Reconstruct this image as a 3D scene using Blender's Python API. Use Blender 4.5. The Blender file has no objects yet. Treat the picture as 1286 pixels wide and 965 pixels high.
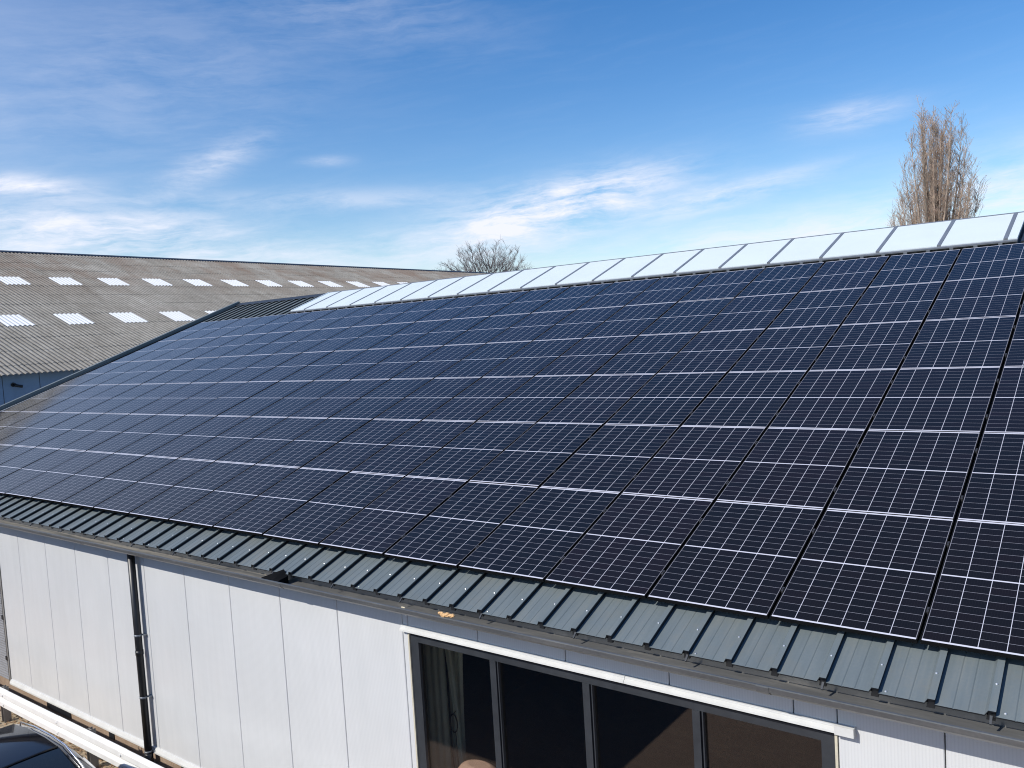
import bpy, math, random
from mathutils import Vector, Matrix, Euler
random.seed(11)
SC = bpy.context.scene
COL = SC.collection
PI = math.pi
A = 0.34372                      # pitch of the main roof
CA, SA = math.cos(A), math.sin(A)
GZ = -3.85                       # ground level (roof array's lower edge is z = 0)

# ------------------------------------------------------------------ helpers
def S(x, s, h=0.0):
    """point on the main roof: x along the eave, s up the slope, h off the slope"""
    return (x, s * CA - h * SA, s * SA + h * CA)

class MB:
    def __init__(self):
        self.v = []; self.f = []; self.mi = []; self.sm = []
    def quad(self, pts, mi=0, sm=False):
        b = len(self.v); self.v += [tuple(p) for p in pts]
        self.f.append(tuple(range(b, b + len(pts)))); self.mi.append(mi); self.sm.append(sm)
    def hexa(self, p, mi=0):
        """p: 8 corner points, bottom 0-3 then top 4-7 (same winding)"""
        b = len(self.v); self.v += [tuple(q) for q in p]
        for f in ((3, 2, 1, 0), (4, 5, 6, 7), (0, 1, 5, 4), (1, 2, 6, 5), (2, 3, 7, 6), (3, 0, 4, 7)):
            self.f.append(tuple(b + i for i in f)); self.mi.append(mi); self.sm.append(False)
    def box(self, x0, x1, y0, y1, z0, z1, mi=0):
        self.hexa([(x0, y0, z0), (x1, y0, z0), (x1, y1, z0), (x0, y1, z0),
                   (x0, y0, z1), (x1, y0, z1), (x1, y1, z1), (x0, y1, z1)], mi)
    def sbox(self, x0, x1, s0, s1, h0, h1, mi=0):
        self.hexa([S(x0, s0, h0), S(x1, s0, h0), S(x1, s1, h0), S(x0, s1, h0),
                   S(x0, s0, h1), S(x1, s0, h1), S(x1, s1, h1), S(x0, s1, h1)], mi)
    def loft(self, rings, mi=0, close=True, caps=True, sm=False):
        n = len(rings[0]); b = len(self.v)
        for r in rings: self.v += [tuple(p) for p in r]
        for i in range(len(rings) - 1):
            for j in range(n if close else n - 1):
                k = (j + 1) % n
                self.f.append((b + i * n + j, b + i * n + k, b + (i + 1) * n + k, b + (i + 1) * n + j))
                self.mi.append(mi); self.sm.append(sm)
        if caps and close:
            self.f.append(tuple(b + j for j in reversed(range(n)))); self.mi.append(mi); self.sm.append(False)
            e = b + (len(rings) - 1) * n
            self.f.append(tuple(e + j for j in range(n))); self.mi.append(mi); self.sm.append(False)
    def tube(self, pts, rad, n=8, mi=0, sm=True, caps=True):
        pts = [Vector(p) for p in pts]
        if not isinstance(rad, (list, tuple)): rad = [rad] * len(pts)
        rings = []; up = None
        for i, p in enumerate(pts):
            t = (pts[min(i + 1, len(pts) - 1)] - pts[max(i - 1, 0)]).normalized()
            if up is None:
                a = Vector((0, 0, 1)) if abs(t.z) < .9 else Vector((1, 0, 0))
                up = (a - t * a.dot(t)).normalized()
            else:
                up = (up - t * up.dot(t)).normalized()
            w = t.cross(up)
            rings.append([p + (up * math.cos(2 * PI * k / n) + w * math.sin(2 * PI * k / n)) * rad[i] for k in range(n)])
        self.loft(rings, mi, True, caps, sm)
    def build(self, name, mats, parent=None, loc=(0, 0, 0), rot=None):
        me = bpy.data.meshes.new(name); me.from_pydata(self.v, [], self.f)
        if not isinstance(mats, (list, tuple)): mats = [mats]
        for m in mats: me.materials.append(m)
        me.polygons.foreach_set('material_index', self.mi)
        me.polygons.foreach_set('use_smooth', self.sm)
        me.update()
        o = bpy.data.objects.new(name, me); COL.objects.link(o); o.location = loc
        if rot: o.rotation_euler = rot
        if parent: o.parent = parent
        return o

def empty(name, loc=(0, 0, 0), rot=(0, 0, 0)):
    o = bpy.data.objects.new(name, None); COL.objects.link(o)
    o.location = loc; o.rotation_euler = rot; o.empty_display_size = .3
    return o
def tag(o, label=None, cat=None, group=None, kind=None):
    if label: o['label'] = label
    if cat: o['category'] = cat
    if group: o['group'] = group
    if kind: o['kind'] = kind
    return o
def bevel(o, w=.004, seg=2):
    m = o.modifiers.new('bevel', 'BEVEL'); m.width = w; m.segments = seg; m.limit_method = 'ANGLE'
    return o

# ------------------------------------------------------------------ materials
class NT:
    def __init__(self, tree): self.t = tree; self.n = tree.nodes; self.l = tree.links
    def new(self, typ, **kw):
        n = self.n.new(typ)
        for k, v in kw.items(): setattr(n, k, v)
        return n
    def put(self, sock, v):
        if v is None: return
        if isinstance(v, bpy.types.NodeSocket): self.l.new(v, sock)
        else: sock.default_value = v
    def m(self, op, a, b=None, c=None, clamp=False):
        n = self.n.new('ShaderNodeMath'); n.operation = op; n.use_clamp = clamp
        self.put(n.inputs[0], a); self.put(n.inputs[1], b); self.put(n.inputs[2], c)
        return n.outputs[0]
    def noise(self, vec, scale, detail=3, rough=.55, dist=0.0):
        n = self.n.new('ShaderNodeTexNoise'); self.put(n.inputs['Vector'], vec)
        n.inputs['Scale'].default_value = scale; n.inputs['Detail'].default_value = detail
        n.inputs['Roughness'].default_value = rough; n.inputs['Distortion'].default_value = dist
        return n.outputs['Fac']
    def ramp(self, fac, stops):
        n = self.n.new('ShaderNodeValToRGB'); e = n.color_ramp.elements
        while len(e) < len(stops): e.new(.5)
        for i, (p, c) in enumerate(stops):
            e[i].position = p; e[i].color = (c[0], c[1], c[2], 1) if isinstance(c, (tuple, list)) else (c, c, c, 1)
        self.put(n.inputs[0], fac); return n.outputs[0]
    def mix(self, fac, a, b, blend='MIX'):
        n = self.n.new('ShaderNodeMix'); n.data_type = 'RGBA'; n.blend_type = blend
        self.put(n.inputs[0], fac)
        for i, v in ((6, a), (7, b)):
            if isinstance(v, (tuple, list)): v = (v[0], v[1], v[2], 1)
            self.put(n.inputs[i], v)
        return n.outputs[2]
    def sep(self, vec):
        n = self.n.new('ShaderNodeSeparateXYZ'); self.put(n.inputs[0], vec); return n.outputs
    def comb(self, x, y, z):
        n = self.n.new('ShaderNodeCombineXYZ'); self.put(n.inputs[0], x); self.put(n.inputs[1], y); self.put(n.inputs[2], z)
        return n.outputs[0]
    def mapping(self, vec, scale=(1, 1, 1), loc=(0, 0, 0)):
        n = self.n.new('ShaderNodeMapping'); self.put(n.inputs[0], vec)
        n.inputs['Scale'].default_value = scale; n.inputs['Location'].default_value = loc
        return n.outputs[0]
    def bump(self, h, strength=.3, dist=.01):
        n = self.n.new('ShaderNodeBump'); self.put(n.inputs['Height'], h)
        n.inputs['Strength'].default_value = strength; n.inputs['Distance'].default_value = dist
        return n.outputs[0]

def mat(name):
    m = bpy.data.materials.new(name); m.use_nodes = True
    t = NT(m.node_tree); b = m.node_tree.nodes['Principled BSDF']
    return m, t, b
def setp(t, b, col=None, rough=None, metal=None, spec=None, normal=None):
    if col is not None:
        if isinstance(col, (tuple, list)): col = (col[0], col[1], col[2], 1)
        t.put(b.inputs['Base Color'], col)
    if rough is not None: t.put(b.inputs['Roughness'], rough)
    if metal is not None: b.inputs['Metallic'].default_value = metal
    if spec is not None: b.inputs['Specular IOR Level'].default_value = spec
    if normal is not None: t.put(b.inputs['Normal'], normal)

def worn(name, c, var=.15, rough=.5, metal=0.0, scale=6.0, bump=0.0, spec=.5, stretch=(1, 1, 1)):
    """paint or metal with a slow uneven tone and fine grain"""
    m, t, b = mat(name)
    co = t.new('ShaderNodeTexCoord').outputs['Object']
    p = t.mapping(co, stretch)
    n1 = t.noise(p, scale, 5, .6); n2 = t.noise(co, scale * 9, 3, .6)
    f = t.m('ADD', t.m('MULTIPLY', n1, .7), t.m('MULTIPLY', n2, .3))
    lo = tuple(x * (1 - var * 1.6) for x in c); hi = tuple(min(1, x * (1 + var * 1.6)) for x in c)
    setp(t, b, t.ramp(f, [(.25, lo), (.75, hi)]), t.m('ADD', t.m('MULTIPLY', n1, .25), rough - .12), metal, spec)
    if bump: setp(t, b, normal=t.bump(f, bump, .01))
    return m

M = {}
M['frame'] = worn('black_anodised', (.009, .0095, .0105), .2, .75, spec=0.0)
M['dark_metal'] = worn('anthracite_paint', (.028, .032, .038), .15, .42)
M['gutter'] = worn('gutter_zinc', (.085, .088, .09), .25, .5, 0, 3, stretch=(.4, 3, 3))
M['black'] = worn('black_paint', (.01, .011, .014), .2, .4)
M['bar'] = worn('grey_aluminium', (.2, .22, .25), .12, .45, .3)
M['rail'] = worn('white_coated_steel', (.74, .74, .73), .06, .45, 0, 5)
M['post'] = worn('galvanised_post', (.2, .19, .18), .18, .55)
M['white_trim'] = worn('white_trim', (.57, .575, .565), .06, .4)
M['beige_trim'] = worn('beige_sealant', (.5, .46, .36), .15, .6)
M['rubber'] = worn('tyre_rubber', (.02, .02, .021), .2, .8)
M['alloy'] = worn('alloy_wheel', (.5, .5, .52), .1, .3, .8)
M['chrome'] = worn('bright_trim', (.8, .8, .82), .03, .25, 1.0)
M['slat'] = worn('grey_slats', (.2, .2, .21), .15, .5)
M['bark'] = worn('grey_bark', (.12, .1, .085), .25, .85, 0, 3)
M['twig'] = worn('budding_twigs', (.45, .35, .275), .3, .8, 0, 1.2)
M['twig_grey'] = worn('bare_twigs', (.2, .18, .18), .25, .85, 0, .8)
M['curtain'] = worn('grey_beige_curtain', (.66, .66, .56), .08, .9)
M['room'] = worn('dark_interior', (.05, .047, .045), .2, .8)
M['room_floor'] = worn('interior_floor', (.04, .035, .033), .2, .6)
M['pink'] = worn('pale_pink_upholstery', (.7, .46, .4), .12, .4)
M['cable'] = worn('black_cable', (.012, .012, .013), .2, .6)
M['leaf'] = worn('dry_leaf', (.55, .34, .16), .3, .8, 0, 30)
M['brick'] = None
M['hose'] = worn('black_hose', (.03, .028, .026), .2, .6)

def solar_mat():
    m, t, b = mat('solar_cells')
    tc = t.new('ShaderNodeTexCoord'); x, y, _ = t.sep(tc.outputs['Object'])[:3]
    oi = t.new('ShaderNodeObjectInfo').outputs['Random']
    # cell field: six columns of 0.1830 pitch, two blocks of nine rows
    px, x0 = .1836, .0162; py = .0917
    def line(c, pitch, w):
        f = t.m('FRACT', t.m('DIVIDE', c, pitch))
        d = t.m('MULTIPLY', t.m('MINIMUM', f, t.m('SUBTRACT', 1.0, f)), pitch)
        return t.m('LESS_THAN', d, w / 2)
    vx = t.m('MULTIPLY', line(t.m('SUBTRACT', x, x0), px, .0046), t.m('LESS_THAN', t.m('ABSOLUTE', t.m('SUBTRACT', x, .567)), .52))
    ymid = .8553
    dy = t.m('ABSOLUTE', t.m('SUBTRACT', y, ymid))
    hy = line(t.m('SUBTRACT', dy, .0065), py, .0026)
    mid = t.m('LESS_THAN', dy, .0075)
    ex = t.m('GREATER_THAN', t.m('ABSOLUTE', t.m('SUBTRACT', x, .567)), .5530)
    ey = t.m('GREATER_THAN', dy, .0065 + 9 * py)
    strong = t.m('MAXIMUM', t.m('MAXIMUM', vx, mid), ey)
    # fine silver busbars across each cell (nine per cell, running up the panel)
    bus = line(t.m('SUBTRACT', x, x0), px / 9, .0009)
    n = t.noise(tc.outputs['Object'], 3.0, 3)
    ci = t.m('FLOOR', t.m('DIVIDE', t.m('SUBTRACT', x, x0), px)); cj = t.m('FLOOR', t.m('DIVIDE', dy, py))
    wn = t.new('ShaderNodeTexWhiteNoise'); t.put(wn.inputs['Vector'], t.comb(ci, cj, t.m('MULTIPLY', oi, 37.0)))
    tint = t.m('ADD', t.m('MULTIPLY', wn.outputs['Value'], .35), t.m('ADD', t.m('MULTIPLY', n, .25), t.m('MULTIPLY', oi, .4)))
    cell = t.ramp(tint, [(.1, (.0075, .0072, .0070)), (.5, (.0092, .0078, .0074)), (.9, (.012, .0080, .0080))])
    cell = t.mix(t.m('MULTIPLY', bus, .08), cell, (.12, .12, .14))
    c = t.mix(hy, cell, (.3, .3, .34))
    c = t.mix(ex, c, (.27, .27, .31))
    c = t.mix(strong, c, (.56, .56, .62))
    dust = t.noise(t.mapping(tc.outputs['Object'], (1.2, .5, 1)), 5.0, 5, .65)
    setp(t, b, c, t.m('ADD', .055, t.m('MULTIPLY', dust, .06)), 0, .5)
    b.inputs['IOR'].default_value = 1.41
    return m
M['cells'] = solar_mat()

def sheet_mat():
    m, t, b = mat('roof_sheet_paint')
    co = t.new('ShaderNodeTexCoord').outputs['Object']
    x, y, z = t.sep(co)[:3]
    n1 = t.noise(t.mapping(co, (2.5, .5, .5)), 2.0, 5, .6); n2 = t.noise(co, 45, 3)
    streak = t.noise(t.mapping(co, (14, .5, .5)), 2.0, 4, .6)
    f = t.m('ADD', t.m('ADD', t.m('MULTIPLY', n1, .5), t.m('MULTIPLY', streak, .35)), t.m('MULTIPLY', n2, .15))
    c = t.ramp(f, [(.3, (.105, .128, .138)), (.5, (.13, .155, .164)), (.68, (.165, .182, .18))])
    # pale dust gathered in blotches
    d = t.noise(t.mapping(co, (1.2, 1.2, 1.2), (4, 2, 0)), 1.7, 6, .7)
    c = t.mix(t.m('MULTIPLY', t.ramp(d, [(.52, 0), (.72, 1)]), .35), c, (.17, .165, .14))
    vo = t.new('ShaderNodeTexVoronoi'); t.put(vo.inputs['Vector'], t.mapping(co, (2.2, 2.2, 2.2))); vo.inputs['Scale'].default_value = 1.0
    c = t.mix(t.m('MULTIPLY', t.ramp(t.m('ADD', vo.outputs['Distance'], t.m('MULTIPLY', n2, .03)), [(.035, 1), (.05, 0)]), .7), c, (.6, .6, .56))
    setp(t, b, c, t.m('ADD', .36, t.m('MULTIPLY', n1, .2)), 0, .3)
    return m
M['sheet'] = sheet_mat()

def wall_mat():
    m, t, b = mat('white_cladding')
    co = t.new('ShaderNodeTexCoord').outputs['Object']; x, y, z = t.sep(co)[:3]
    n1 = t.noise(t.mapping(co, (1.6, 1, .5)), .9, 4, .6)
    st = t.noise(t.mapping(co, (9, 1, .45)), 1.5, 5, .65)
    c = t.ramp(t.m('ADD', t.m('MULTIPLY', n1, .55), t.m('MULTIPLY', st, .45)), [(.3, (.545, .556, .562)), (.7, (.605, .612, .618))])
    # fine vertical ribbing and slightly wavy skin
    rib = t.m('SINE', t.m('MULTIPLY', x, 2 * PI / .024))
    ri = t.m('GREATER_THAN', rib, .35)
    c = t.mix(t.m('MULTIPLY', t.m('POWER', t.m('ADD', t.m('MULTIPLY', rib, .5), .5), 3.0), .13), c, (.3, .31, .33))
    wav = t.noise(t.mapping(co, (1.2, 1, .7)), 1.3, 2, .5)
    b1 = t.new('ShaderNodeBump'); t.put(b1.inputs['Height'], wav); b1.inputs['Strength'].default_value = .8; b1.inputs['Distance'].default_value = .03
    b2 = t.new('ShaderNodeBump'); t.put(b2.inputs['Height'], rib); b2.inputs['Strength'].default_value = .12; b2.inputs['Distance'].default_value = .0012
    t.put(b2.inputs['Normal'], b1.outputs[0])
    setp(t, b, c, .2, 0, .55, b2.outputs[0])
    return m
M['wall'] = wall_mat()

def asbestos_mat():
    m, t, b = mat('weathered_fibre_cement')
    co = t.new('ShaderNodeTexCoord').outputs['Object']; x, y, z = t.sep(co)[:3]
    big = t.noise(t.mapping(co, (.25, .25, .25)), 1.0, 5, .65)
    med = t.noise(t.mapping(co, (.5, 1.6, .5)), 1.2, 6, .7)
    fin = t.noise(co, 9, 4, .7)
    f = t.m('ADD', t.m('ADD', t.m('MULTIPLY', big, .35), t.m('MULTIPLY', med, .35)), t.m('MULTIPLY', fin, .3))
    c = t.ramp(f, [(.32, (.145, .13, .11)), (.46, (.25, .233, .2)), (.58, (.345, .325, .285)), (.72, (.44, .42, .375))])
    # single sheets differ in tone
    sx = t.m('FLOOR', t.m('DIVIDE', y, 1.13)); sy = t.m('FLOOR', t.m('DIVIDE', x, 1.44))
    wn = t.new('ShaderNodeTexWhiteNoise'); t.put(wn.inputs['Vector'], t.comb(sx, sy, 0.0))
    c = t.mix(t.m('MULTIPLY', wn.outputs['Value'], .12), c, (.12, .095, .075))
    # reddish-brown lichen in a belt of patches
    li = t.noise(t.mapping(co, (.16, .3, .3), (7, 3, 0)), 1.6, 6, .7)
    belt = t.ramp(t.m('DIVIDE', t.m('SUBTRACT', z, 2.0), 6.5), [(.45, 0), (.78, 1), (.95, .6)])
    c = t.mix(t.m('MULTIPLY', t.m('MULTIPLY', t.ramp(li, [(.42, 0), (.62, 1)]), belt), .75), c, (.19, .13, .095))
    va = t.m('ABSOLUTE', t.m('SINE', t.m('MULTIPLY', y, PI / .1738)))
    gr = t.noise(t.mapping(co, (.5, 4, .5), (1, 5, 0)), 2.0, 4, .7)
    c = t.mix(t.m('MULTIPLY', t.ramp(va, [(.22, 1), (.5, 0)]), t.ramp(gr, [(.3, .35), (.6, .95)])), c, (.055, .048, .038))  # darker valleys: groove shade put into the colour, broken up by noise
    moss = t.noise(t.mapping(co, (1, 1, 1), (3, 9, 0)), 3.1, 5, .75)
    c = t.mix(t.m('MULTIPLY', t.ramp(moss, [(.62, 0), (.7, 1)]), .6), c, (.06, .06, .045))
    setp(t, b, c, .9, 0, .2, t.bump(fin, .4, .01))
    return m
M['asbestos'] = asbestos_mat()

def trans_mat(name, col, amt=.35, rough=.35):
    m, t, b = mat(name)
    co = t.new('ShaderNodeTexCoord').outputs['Object']
    n = t.noise(co, 1.3, 5, .6)
    setp(t, b, t.ramp(n, [(.3, tuple(x * .95 for x in col)), (.7, col)]), rough, 0, .5)
    tr = t.new('ShaderNodeBsdfTranslucent'); t.put(tr.inputs[0], (*col, 1))
    mx = t.new('ShaderNodeMixShader'); mx.inputs[0].default_value = amt
    t.l.new(b.outputs[0], mx.inputs[1]); t.l.new(tr.outputs[0], mx.inputs[2])
    t.l.new(mx.outputs[0], t.n['Material Output'].inputs[0])
    return m
M['poly'] = trans_mat('white_polycarbonate', (.78, .85, .87), .12, .3)
M['grp'] = trans_mat('white_translucent_sheet', (.86, .86, .84), .1, .4)
M['grp_blue'] = trans_mat('bluish_translucent_sheet', (.3, .38, .5), .2, .4)

def pane_mat(name, tint=(.83, .83, .79), f0=.07):
    m, t, b = mat(name)
    t.n.remove(b)
    tr = t.new('ShaderNodeBsdfTransparent'); tr.inputs[0].default_value = (*tint, 1)
    gl = t.new('ShaderNodeBsdfGlossy'); gl.inputs['Roughness'].default_value = .0; gl.inputs[0].default_value = (1, 1, 1, 1)
    ge = t.new('ShaderNodeNewGeometry'); vm = t.new('ShaderNodeVectorMath'); vm.operation = 'DOT_PRODUCT'
    t.l.new(ge.outputs['Incoming'], vm.inputs[0]); t.l.new(ge.outputs['Normal'], vm.inputs[1])
    cs = t.m('SUBTRACT', 1.0, t.m('ABSOLUTE', vm.outputs['Value']))
    fr = t.m('ADD', f0, t.m('MULTIPLY', t.m('POWER', cs, 5.0), 1 - f0), None, True)      # coated double glazing
    mx = t.new('ShaderNodeMixShader'); t.l.new(fr, mx.inputs[0])
    t.l.new(tr.outputs[0], mx.inputs[1]); t.l.new(gl.outputs[0], mx.inputs[2])
    t.l.new(mx.outputs[0], t.n['Material Output'].inputs[0])
    return m
M['pane'] = pane_mat('window_glass')
M['car_glass'] = pane_mat('tinted_car_glass', (.3, .36, .33))

def car_mat(name, c, rough=.12, coat=.8):
    m, t, b = mat(name)
    co = t.new('ShaderNodeTexCoord').outputs['Object']
    n = t.noise(co, 260, 2); d = t.noise(co, 4, 4)
    setp(t, b, t.ramp(n, [(.3, tuple(x * .85 for x in c)), (.7, tuple(x * 1.2 for x in c))]), t.m('ADD', rough - .05, t.m('MULTIPLY', d, .1)), 0, .5)
    b.inputs['Coat Weight'].default_value = coat; b.inputs['Coat Roughness'].default_value = .03
    return m
M['car_paint'] = car_mat('black_car_paint', (.012, .013, .017))
M['roof_glass'] = car_mat('black_roof_glass', (.004, .005, .009), .06, .15)
M['lamp'] = car_mat('headlamp_glass', (.6, .62, .65), .1)

def brick_mat(name, c1, c2, mortar, sx=.21, sy=.065, rough=.85, axis='XZ'):
    m, t, b = mat(name)
    co = t.new('ShaderNodeTexCoord').outputs['Object']; x, y, z = t.sep(co)[:3]
    v = t.comb(x, z if axis == 'XZ' else y, 0.0)
    bt = t.new('ShaderNodeTexBrick'); t.put(bt.inputs['Vector'], v)
    bt.inputs['Scale'].default_value = 1; bt.inputs['Brick Width'].default_value = sx; bt.inputs['Row Height'].default_value = sy
    bt.inputs['Mortar Size'].default_value = .006
    bt.inputs['Color1'].default_value = (*c1, 1); bt.inputs['Color2'].default_value = (*c2, 1); bt.inputs['Mortar'].default_value = (*mortar, 1)
    n = t.noise(co, 1.1, 6, .65)
    c = t.mix(t.m('MULTIPLY', n, .5), bt.outputs['Color'], tuple(x * .6 for x in c1))
    setp(t, b, c, rough, 0, .3, t.bump(bt.outputs['Fac'], -.4, .004))
    return m
M['brick'] = brick_mat('red_brown_brick', (.3, .13, .09), (.24, .1, .07), (.35, .32, .28))
M['paver'] = brick_mat('brown_clinker_pavers', (.3, .2, .15), (.25, .16, .125), (.2, .17, .14), .2, .1, .85, 'XY')

def ground_mat(name, stops, scale=1.0, leaf=False):
    m, t, b = mat(name)
    co = t.new('ShaderNodeTexCoord').outputs['Object']
    n1 = t.noise(co, 1.3 * scale, 6, .65); n2 = t.noise(co, 22 * scale, 5, .7)
    f = t.m('ADD', t.m('MULTIPLY', n1, .5), t.m('MULTIPLY', n2, .5))
    c = t.ramp(f, stops)
    if leaf:
        vo = t.new('ShaderNodeTexVoronoi'); t.put(vo.inputs['Vector'], co); vo.inputs['Scale'].default_value = 16
        c = t.mix(t.m('MULTIPLY', t.ramp(vo.outputs['Distance'], [(.12, 1), (.3, 0)]), t.ramp(n1, [(.45, 0), (.6, .8)])), c, (.1, .055, .03))
    setp(t, b, c, .95, 0, .2, t.bump(f, .8, .03))
    return m
M['earth'] = ground_mat('sandy_earth', [(.3, (.2, .15, .1)), (.5, (.36, .29, .2)), (.7, (.48, .41, .3))], 1.0, True)
M['field'] = ground_mat('worn_ground', [(.3, (.1, .1, .07)), (.5, (.16, .15, .1)), (.7, (.22, .2, .14))], .3)
M['plinth'] = ground_mat('brown_plinth', [(.3, (.2, .14, .1)), (.5, (.3, .22, .16)), (.7, (.38, .3, .23))], 2.0)
M['blue_wall'] = worn('blue_grey_cladding', (.19, .29, .42), .08, .5, 0, 1.5, stretch=(1, 1, .3))
M['inside_wall'] = worn('stock_room_wall', (.1, .085, .08), .2, .8)

# ------------------------------------------------------------------ setting
g = MB(); g.quad([(-400, -400, GZ), (400, -400, GZ), (400, 400, GZ), (-400, 400, GZ)])
tag(g.build('ground', M['field']), kind='structure')
g = MB(); g.quad([(-26.5, -30, GZ + .008), (14, -30, GZ + .008), (14, -1.15, GZ + .008), (-26.5, -1.15, GZ + .008)])
tag(g.build('paving', M['paver']), kind='structure')
g = MB(); nx = 160
for i in range(nx):                       # a narrow uneven earth verge along the wall
    x0 = -26 + i * 31 / nx; x1 = x0 + 31 / nx
    def hz(x, y): return GZ + .012 + .02 * math.sin(x * 3.1 + y * 5) * math.sin(x * 7.7) * (1 if -1.1 < y < -.3 else 0) + .01
    ys = [-1.16, -.95, -.7, -.45, -.24]
    for j in range(4):
        g.quad([(x0, ys[j], hz(x0, ys[j])), (x1, ys[j], hz(x1, ys[j])), (x1, ys[j + 1], hz(x1, ys[j + 1])), (x0, ys[j + 1], hz(x0, ys[j + 1]))], 0, True)
tag(g.build('earth_verge', M['earth']), kind='structure')
g = MB(); rl = random.Random(5)
for i in range(2600):
    x = rl.uniform(-19, -5); y = rl.gauss(-.72, .17)
    if not -1.15 < y < -.3: continue
    z = GZ + .03 + rl.random() * .03; a = rl.random() * 6.3; r = rl.uniform(.012, .035)
    p = [Vector((x + math.cos(a + k) * r * e, y + math.sin(a + k) * r * e, z + rl.uniform(-.012, .014))) for k, e in ((0, 1.3), (1.4, .6), (3.14, 1.2), (4.8, .6))]
    g.quad(p)
M['litter'] = worn('dead_leaves', (.26, .16, .085), .45, .9, 0, 9)
tag(g.build('leaf_litter', M['litter']), 'brown dead leaves scattered on the earth strip by the guard rail', 'leaves', kind='stuff')

# ------------------------------------------------------------------ the warehouse
WH = empty('warehouse', (-12, 5, GZ))
tag(WH, 'white clad warehouse with a grey ribbed metal roof carrying the solar panels', 'building')
WI = Matrix.Translation((12, -5, -GZ))
def wpart(mb, name, m, parent=WH):
    o = mb.build(name, m); o.parent = parent; o.matrix_parent_inverse = Matrix.Translation((12, -5, -GZ)) if parent is WH else parent.matrix_basis.inverted() @ Matrix.Identity(4)
    if parent is not WH: o.matrix_parent_inverse = Matrix.Identity(4)   # parents of sub-parts sit at the warehouse origin already
    return o
XL, XR = -25.0, 3.6
YW = -.25
JP = 1.0964
joints = [.206 - JP * k for k in range(-4, 24)]
WX0, WX1, WZ0, WZ1 = -5.19, -.55, -3.05, -.755     # window opening
DX0, DX1, DZ0, DZ1 = -18.4, -16.04, -3.62, -1.0    # louvre door opening
ZB, ZT = -3.6, -.24
mb = MB()
edges = sorted([j for j in joints if XL < j < XR] + [XL, XR])
def panel(x0, x1, z0, z1):
    e = .0045; c = .006
    x0 += e; x1 -= e
    if x1 - x0 < .02: return
    # shallow chamfer on both vertical edges so that the joint reads as a groove
    r = [(x0, YW + .05), (x0, YW + c), (x0 + c, YW), (x1 - c, YW), (x1, YW + c), (x1, YW + .05)]
    mb.loft([[(x, y, z0) for x, y in r], [(x, y, z1) for x, y in r]])
for a, b_ in zip(edges[:-1], edges[1:]):
    segs = [(a, b_)]
    cuts = [(WX0, WX1, WZ0, WZ1), (DX0, DX1, DZ0, DZ1)]
    done = False
    for (cx0, cx1, cz0, cz1) in cuts:
        if b_ <= cx0 or a >= cx1: continue
        done = True
        if a < cx0: panel(a, cx0, ZB, ZT)
        if b_ > cx1: panel(cx1, b_, ZB, ZT)
        m0, m1 = max(a, cx0), min(b_, cx1)
        panel(m0, m1, cz1, ZT)
        if cz0 > ZB + .05: panel(m0, m1, ZB, cz0)
    if not done: panel(a, b_, ZB, ZT)
# dark backing behind the joints (with the same openings)
for (x0, x1, z0, z1) in ((XL, DX0, ZB, ZT), (DX0, DX1, DZ1, ZT), (DX1, WX0, ZB, ZT), (WX0, WX1, WZ1, ZT), (WX0, WX1, ZB, WZ0), (WX1, XR, ZB, ZT)):
    mb.box(x0, x1, YW + .045, YW + .09, z0, z1, 1)
wpart(mb, 'wall', [M['wall'], M['black']])
mb = MB(); mb.box(XL, XL + .1, -.15, 24.2, ZB, -.13)       # left gable, below the roof slope
zr = 12.4 * SA - .2
mb.loft([[(XL, -.15, -.14), (XL, 11.6, zr), (XL, 23.3, -.14)], [(XL + .1, -.15, -.14), (XL + .1, 11.6, zr), (XL + .1, 23.3, -.14)]])
mb.box(XR - .1, XR, -.15, 24.2, ZB, -.13)
mb.loft([[(XR - .1, -.15, -.14), (XR - .1, 11.6, zr), (XR - .1, 23.3, -.14)], [(XR, -.15, -.14), (XR, 11.6, zr), (XR, 23.3, -.14)]])
mb.box(XL, XR, 23.4, 23.5, ZB, -.3)
wpart(mb, 'gable_wall', M['wall'])
mb = MB(); mb.box(XL, XR, YW + .02, .1, GZ, ZB - .002)
rv = random.Random(2)
wpart(mb, 'plinth', M['plinth'])
mb = MB()
for (x0, x1) in ((-14.6, -13.7), (-12.36, -12.2), (-10.2, -9.9), (-9.3, -9.15)): mb.box(x0, x1, YW + .005, YW + .03, GZ + .06, ZB - .03)
wpart(mb, 'plinth_vent', M['black'])
mb = MB()
for (x0, x1) in ((-16.02, -11.15), (-10.98, 3.6)):
    mb.loft([[(x, YW - .001, ZB + .05), (x, YW - .02, ZB + .045), (x, YW - .045, ZB - .01), (x, YW - .045, ZB - .035), (x, YW + .02, ZB - .035)] for x in (x0, x1)])
wpart(mb, 'base_trim', M['white_trim'])

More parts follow.
